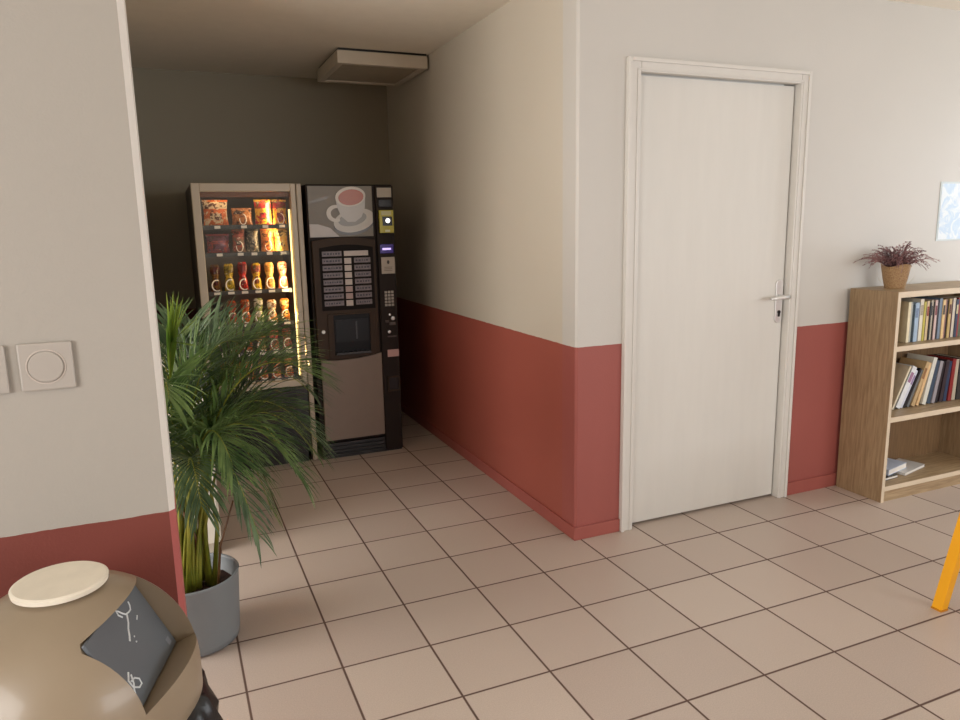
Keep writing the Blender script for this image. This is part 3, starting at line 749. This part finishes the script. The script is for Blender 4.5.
# scribbled pen marks
stroke([(.052, .052), (.050, .046), (.044, .040), (.036, .040), (.026, .042), (.020, .048), (.014, .056), (.010, .060), (.008, .052), (.014, .044)], .0016)
stroke([(.028, .040), (.018, .030), (.008, .024), (.000, .016), (-.008, .010)], .0016)
stroke([(.050, .024), (.042, .020)], .0010); stroke([(.010, .008), (.008, .007)], .0012); stroke([(.006, .000), (.004, -.001)], .0014)
stroke([(-.058, -.016), (-.070, -.024), (-.070, -.036), (-.058, -.046), (-.048, -.046), (-.046, -.038), (-.054, -.030), (-.066, -.028)], .0016)
stroke([(-.056, -.022), (-.064, -.034), (-.072, -.040), (-.078, -.048)], .0016)
MB().box(.074, .086, -.058, -.046, -.0042, -.0037, fm()).build('faded_mark', mat('faded mark', (128, 132, 138), .6), flap)
dm = MB(); n = 64; R1 = .0680
dm.lathe([(0, -.004), (R1, -.004), (R1 + .001, .003), (R1 - .003, .0055), (0, .0065)], (BXc, BYc, ZT), n)
dm.build('top_disc', mat('cream disc', (236, 228, 210), .6, var=.05, scale=30), bn)
# black liner gathered around the rim
bg = MB(); n = 90; vs = []; fs = []
lv = [(.180, ZB + .012), (.200, ZB + .000), (.213, ZB - .05), (.208, ZB - .11), (.198, ZB - .17), (.186, ZB - .20)]
for j, (r, z) in enumerate(lv):
    for k in range(n):
        a = 2*pi*k/n
        w_ = noise.noise(Vector((cos(a)*9, sin(a)*9, z*16))) * .018 + noise.noise(Vector((cos(a)*26, sin(a)*26, z*40))) * .007
        rr = r + w_ * (1 if j else 0)
        vs.append((BXc + rr*cos(a), BYc + min(rr*sin(a), .222), z + w_*.5))
for j in range(len(lv)-1):
    for k in range(n): fs.append((j*n+k, j*n+(k+1) % n, (j+1)*n+(k+1) % n, (j+1)*n+k))
bg.add(vs, fs).build('bin_liner', mat('black bin bag', (16, 16, 19), .28, var=.1, bump=.4, bscale=50), bn, smooth=True)

# ------------------------------------------------------------------ bookcase
KX0, KX1, KY0, KY1, KH = 1.896, 2.716, -.072, .200, 1.072
bk = thing('bookcase', ((KX0+KX1)/2, .06, 0), 'low light oak bookcase with three open compartments against the right wall', 'bookcase')
th = .019
def panel(name, a, m_=None): return MB().box(*a).build(name, m_ or M['wood_h'], bk, bevel=.0008)
panel('side_panel', (KX0, KX0+th, KY0+.001, KY1, 0, KH), M['wood']); panel('side_panel', (KX1-th, KX1, KY0+.001, KY1, 0, KH), M['wood'])
panel('top_panel', (KX0+th, KX1-th, KY0+.001, KY1, KH-.028, KH))
panel('back_panel', (KX0+th, KX1-th, KY1-.006, KY1, .06, KH-.028), wood_material('shade-tinted back panel', (118, 92, 64), (140, 112, 80)))  # oak tone darkened, recess shade put into the colour
for z0, z1 in ((.778, .803), (.418, .444), (.058, .082)): panel('shelf', (KX0+th, KX1-th, KY0+.003, KY1-.006, z0, z1))
panel('kickboard', (KX0+th, KX1-th, KY0+.006, KY0+.022, 0, .058))
e = MB(); e.box(KX0, KX0+th, KY0-.001, KY0+.001, 0, KH); e.box(KX1-th, KX1, KY0-.001, KY0+.001, 0, KH); e.box(KX0+th, KX1-th, KY0-.001, KY0+.001, KH-.028, KH)
for z0, z1 in ((.778, .803), (.418, .444), (.058, .082)): e.box(KX0+th, KX1-th, KY0+.001, KY0+.003, z0, z1)
e.build('edge_banding', M['wood_edge'], bk)

def book(x, z, y0, t, h, d, lean, col, label, group, spine=None, cat='book', detail=True):
    """upright book, pivot = lower right corner, leaning to the right by `lean` radians"""
    o = thing('book', (x, y0 + d/2, z), label, cat, group)
    mt = Matrix.Translation((x, 0, z)) @ Matrix.Rotation(lean, 4, 'Y')
    mc = mat('cover', col, .45, var=.08, scale=40)
    b = MB(); c_ = .0018
    b.box(-t, -t + c_, y0, y0+d, 0, h, mt); b.box(-c_, 0, y0, y0+d, 0, h, mt); b.box(-t + c_, -c_, y0, y0+.003, 0, h, mt)
    b.build('cover', mc, o)
    MB().box(-t + c_, -c_, y0+.003, y0+d-.004, .003, h-.003, mt).build('pages', M['pages'], o)
    if spine:
        MB().box(-t*.86, -t*.14, y0-.0006, y0, h*.62, h*.86, mt).build('spine_label', mat('spine print', spine, .5, var=.3, scale=90), o)
    return o
top = [((232,222,188),.018,.205,None,'cream'),((176,180,172),.017,.204,None,'pale grey'),((44,62,70),.016,.190,None,'dark teal'),((166,190,212),.026,.198,(120,140,170),'light blue'),((120,122,118),.013,.196,None,'mid grey'),
 ((232,226,208),.024,.214,(170,160,140),'tall white'),((196,186,84),.013,.200,None,'yellow'),((26,24,28),.010,.196,None,'black'),((224,200,160),.018,.202,(150,70,60),'cream and pink'),((24,22,26),.011,.194,None,'thin black'),
 ((186,178,156),.016,.204,(60,54,50),'beige'),((20,20,26),.010,.196,None,'narrow black'),((216,190,184),.015,.204,(120,50,60),'pale pink'),((22,20,30),.020,.198,None,'wide black'),((120,138,156),.022,.210,None,'blue grey'),
 ((228,196,140),.018,.202,(60,50,40),'sand'),((150,112,100),.015,.204,None,'brown pink'),((40,34,34),.012,.198,None,'dark brown'),((196,170,110),.018,.204,(90,40,30),'mustard'),((70,34,32),.016,.200,None,'maroon'),
 ((214,206,190),.020,.206,None,'ivory'),((36,52,80),.018,.198,(200,190,150),'navy'),((150,40,36),.016,.204,None,'red'),((90,104,84),.020,.200,None,'moss green'),((220,210,180),.016,.206,None,'parchment'),((30,30,34),.018,.196,None,'charcoal'),((180,150,110),.018,.204,None,'tan')]
x = 2.054
prev = 'the cupboard gap'
for i, (c_, t, h, sp, nm_) in enumerate(top):
    if x + t > KX1 - th - .004: break
    nxt = top[i+1][4] if i + 1 < len(top) else None
    lab = '%s upright book on the top shelf, %s' % (nm_, 'first from the left end' if i == 0 else 'just right of the %s book' % top[i-1][4])
    book(x + t, .8045, -.014 + (.004 if i % 3 else 0), t, h, .14, 0, c_, lab, 'upright books on the top shelf', sp)
    x += t + .0006
mid = [(27,.010,.235,(226,216,190),None,'thin cream'),(27,.008,.225,(88,92,88),None,'thin grey'),(27,.026,.225,(232,236,238),(160,120,150),'thick white'),(27,.016,.205,(214,220,232),(150,130,170),'white and lilac'),(28,.012,.215,(18,18,26),None,'black'),
 (25,.014,.200,(108,112,112),None,'slate grey'),(22,.020,.235,(200,172,128),(150,110,70),'tan'),(19,.016,.225,(226,190,140),None,'apricot'),(14,.024,.245,(222,222,210),None,'tall white'),(12,.024,.225,(58,78,98),None,'steel blue'),(11,.020,.220,(158,154,160),None,'light grey'),
 (10,.018,.215,(30,26,32),None,'charcoal black'),(8,.022,.22,(52,40,46),None,'dark plum'),(6,.020,.21,(40,60,90),None,'navy'),(4,.022,.22,(140,40,40),None,'red'),(2,.022,.215,(190,180,160),None,'beige'),(0,.03,.22,(60,60,60),None,'dark grey')]
x = 2.046
for i, (an, t, h, c_, sp, nm_) in enumerate(mid):
    h *= 1.04; t *= 1.2; th_ = radians(an); th_n = radians(mid[i+1][0]) if i + 1 < len(mid) else 0
    xr = x + t / cos(th_)
    if xr + h * sin(th_) * .6 > KX1 - th - .005: break
    lift = 0
    lab = '%s leaning book on the middle shelf, %s' % (nm_, 'first from the left end' if i == 0 else 'just right of the %s book' % mid[i-1][5])
    book(xr, .4455, .026 + .003*(i % 2), t, h, .15, th_, c_, lab, 'leaning books on the middle shelf', sp)
    x = xr + max(0, h * cos(th_) * (tan(th_) - tan(th_n))) + .001
# the pivot corner lies on the shelf; the book's other lower corner is a little above it, as a leaning book stands
def flat_book(cx, cy, z, w_, d_, t, rz, col, label):
    o = thing('book', (cx, cy, z), label, 'book', 'books lying flat on the bottom shelf')
    mt = Matrix.Translation((cx, cy, z)) @ Matrix.Rotation(rz, 4, 'Z')
    c_ = .0016; b = MB(); b.box(-w_/2, w_/2, -d_/2, d_/2, 0, c_, mt); b.box(-w_/2, w_/2, -d_/2, d_/2, t-c_, t, mt); b.box(-w_/2, -w_/2+.003, -d_/2, d_/2, c_, t-c_, mt)
    b.build('cover', mat('flat cover', col, .4, var=.05), o)
    MB().box(-w_/2+.003, w_/2-.003, -d_/2+.002, d_/2-.003, c_, t-c_, mt).build('pages', mat('white pages', (236, 232, 222), .7), o)
flat_book(2.252, .088, .0832, .232, .135, .014, radians(13), (206, 206, 204), 'thin white book lying flat on the bottom shelf, sticking out rightwards')
flat_book(2.020, .070, .0832, .150, .16, .0142, radians(4), (44, 48, 44), 'dark thin book lying flat at the left end of the bottom shelf')
flat_book(2.122, .093, .0984, .205, .135, .030, radians(13), (198, 212, 234), 'thick pale blue book lying on two thin ones, bottom shelf')

# ------------------------------------------------------------------ heather on the bookcase
HX, HY, HZ = 2.066, .082, KH
ht = thing('potted_heather', (HX, HY, HZ), 'dried purple heather in a paper-wrapped pot on the bookcase', 'plant')
m_pap = wood_material('kraft paper', (136, 104, 70), (176, 144, 104), (30, 30, 30))
vs = []; fs = []; n = 36; b = MB()
for j, (r, z) in enumerate(((.046, 0), (.047, .004), (.056, .05), (.066, .105), (.070, .118))):
    for k in range(n):
        a = 2*pi*k/n; rr = r * (1 + (.03 if j > 1 else 0) * sin(5*a + j) ); zz = z + (.007*sin(3*a+1) if j == 4 else 0)
        vs.append((HX + rr*cos(a), HY + rr*sin(a), HZ + zz))
for j in range(4):
    for k in range(n): fs.append((j*n+k, j*n+(k+1) % n, (j+1)*n+(k+1) % n, (j+1)*n+k))
fs.append(list(range(n))[::-1])
b.add(vs, fs).build('pot_wrap', m_pap, ht, smooth=True)
m_ear = mat('pale paper', (206, 188, 160), .7)
for sgn in (-1, 1):
    b = MB()
    pts = [(HX + sgn*r_*.62, HY - sgn*r_*.78, HZ + z_) for r_, z_ in ((.068, .112), (.096, .085), (.084, .050), (.056, .022))]
    q = [bez(pts, k/8) for k in range(9)]
    vs = []
    for p in q: vs += [p + Vector((-.008, -.006, 0)), p + Vector((.008, .006, 0))]
    b.add(vs, [(2*k, 2*k+1, 2*k+3, 2*k+2) for k in range(8)])
    b.build('paper_ear', m_ear, ht)
MB().lathe([(0, .100), (.05, .098)], (HX, HY, HZ), 24).build('soil', mat('peat', (40, 28, 24), .95, var=.3), ht)
rs = random.Random(3)
m_he = leaf_material('heather bloom', (116, 82, 84), (172, 130, 130), .15)
b = MB()
for i in range(190):
    a = rs.uniform(0, 2*pi); e_ = abs(rs.gauss(0, .5)) ; e_ = min(e_, 1)
    out_ = rs.uniform(.3, 1.0); Lg = rs.uniform(.08, .165) + .02*out_
    p0 = Vector((HX + .035*out_*cos(a), HY + .035*out_*sin(a), HZ + .100))
    upk = 1.3 - .95*out_
    c1 = p0 + Vector((cos(a)*out_*.55, sin(a)*out_*.55, upk*.6 + .25)) * Lg
    tip = p0 + Vector((cos(a)*out_*1.15, sin(a)*out_*.8, upk*.8 + rs.uniform(-.45, .15)*out_)) * Lg
    if tip.y > .205: tip.y = .205; c1.y = min(c1.y, .2)
    pts = [bez([p0, c1, tip], k/7) for k in range(8)]
    b.tube(pts, .0009, 4)
    for k in range(26):
        t = .18 + .82*k/25; p = bez([p0, c1, tip], t)
        ph = rs.uniform(0, 2*pi); r_ = rs.uniform(.006, .012) * (1.15 - .6*t)
        w_ = Vector((cos(ph), sin(ph), rs.uniform(-.1, .9))).normalized() * r_
        s_ = w_.cross(Vector((rs.uniform(-1, 1), rs.uniform(-1, 1), 1))).normalized() * .0030
        b.add([p, p + w_*.6 + s_, p + w_, p + w_*.6 - s_], [(0, 1, 2, 3)])
b.build('sprigs', m_he, ht, smooth=False)

# ------------------------------------------------------------------ yellow stool (one leg reaches into the picture)
sx, sy = 1.182, -.880
m_y = mat('yellow enamel', (240, 170, 14), .35, var=.03)
st = thing('stool', (sx + .19, sy - .19, 0), 'yellow painted stool at the right edge, one slanting leg in view', 'stool')
W_, lean_ = .42, .046
cxs, cys = sx + W_/2, sy - W_/2
for ax in (-1, 1):
    for ay in (-1, 1):
        f0 = Vector((cxs + ax*W_/2, cys + ay*W_/2, .006)); f1 = Vector((cxs + ax*(W_/2 - lean_), cys + ay*(W_/2 - lean_), .44))
        b = MB(); hs = .019
        vs = [f + Vector((i*hs, j*hs, 0)) for f in (f0, f1) for i, j in ((-1,-1),(1,-1),(1,1),(-1,1))]
        b.add(vs, [(0,3,2,1),(4,5,6,7),(0,1,5,4),(1,2,6,5),(2,3,7,6),(3,0,4,7)])
        lg = b.build('leg', m_y, st, bevel=.003)
        MB().box(f0.x-.020, f0.x+.020, f0.y-.020, f0.y+.020, 0, .006).build('foot_cap', mat('yellow foot', (196, 128, 10), .5), lg)
hw = W_/2 - lean_
b = MB(); b.box(cxs-hw-.015, cxs+hw+.015, cys-hw-.015, cys+hw+.015, .44, .465); b.build('seat', m_y, st, bevel=.006)
b = MB()
b.box(cxs-hw, cxs+hw, cys-hw-.01, cys-hw+.01, .405, .44); b.box(cxs-hw, cxs+hw, cys+hw-.01, cys+hw+.01, .405, .44)
b.box(cxs-hw-.01, cxs-hw+.01, cys-hw, cys+hw, .405, .44); b.box(cxs+hw-.01, cxs+hw+.01, cys-hw, cys+hw, .405, .44); b.build('apron', m_y, st)

# ------------------------------------------------------------------ lights
def area(name, loc, to, sx_, sy_, power, col):
    l = bpy.data.lights.new(name, 'AREA'); l.shape = 'RECTANGLE'; l.size = sx_; l.size_y = sy_; l.energy = power; l.color = col
    o = bpy.data.objects.new(name, l); COL.objects.link(o); o.location = loc
    o.rotation_euler = (Vector(to) - Vector(loc)).to_track_quat('-Z', 'Y').to_euler()
    return o
area('window_light_right', (X_R + .12, (RW[0]+RW[1])/2, (RW[2]+RW[3])/2), (0, (RW[0]+RW[1])/2, 1.2), 1.4, 1.35, 29, (.95, .98, 1.0))
area('window_light_rear', ((BW[0]+BW[1])/2, Y_R - .12, 1.55), (.6, 0, 1.2), 3.1, 1.35, 100, (.99, .99, 1.0))
area('window_light_left', (X_L - .12, 0, 1.3), (0, 0, .2), 1.45, 1.9, 72, (1.0, .94, .88))
area('window_light_lounge', (X_L - .12, -2.9, 1.45), (0, -2.4, .1), 1.55, 1.35, 70, (1.0, .97, .94))
area('snack_machine_light', (gx1 - .03, YF + .05, 1.1), (gx0, YF + .30, 1.0), .03, 1.0, 4.6, (1.0, .70, .36))
area('snack_top_fill', ((gx0+gx1)/2, YF + .07, 1.625), ((gx0+gx1)/2, YF + .16, 1.0), .4, .02, .7, (1.0, .72, .40))  # added fill, no lamp is fitted at the top of the machine
wd = bpy.data.worlds.new('World'); SC.world = wd; wd.use_nodes = True
bgn = wd.node_tree.nodes.get('Background'); bgn.inputs[0].default_value = (.75, .85, 1, 1); bgn.inputs[1].default_value = 1.0

# ------------------------------------------------------------------ camera
cam = bpy.data.cameras.new('Camera'); co = bpy.data.objects.new('Camera', cam); COL.objects.link(co); SC.camera = co
cam.sensor_width = 36; cam.sensor_fit = 'HORIZONTAL'; cam.lens = 36 * 727.2 / 960; cam.clip_start = .05
yaw, pit, rol = .4024, .1844, -.0195
fwv = Vector((sin(yaw)*cos(pit), cos(yaw)*cos(pit), -sin(pit))); rt = Vector((cos(yaw), -sin(yaw), 0)); upc = rt.cross(fwv)
r2 = rt*cos(rol) + upc*sin(rol); u2 = -rt*sin(rol) + upc*cos(rol)
co.matrix_world = Matrix(((r2.x, u2.x, -fwv.x, -4.372*T), (r2.y, u2.y, -fwv.y, -8.18*T), (r2.z, u2.z, -fwv.z, 4.695*T), (0, 0, 0, 1)))
SC.view_settings.view_transform = 'Standard'
SC.view_settings.look = 'None'
SC.view_settings.exposure = -0.10
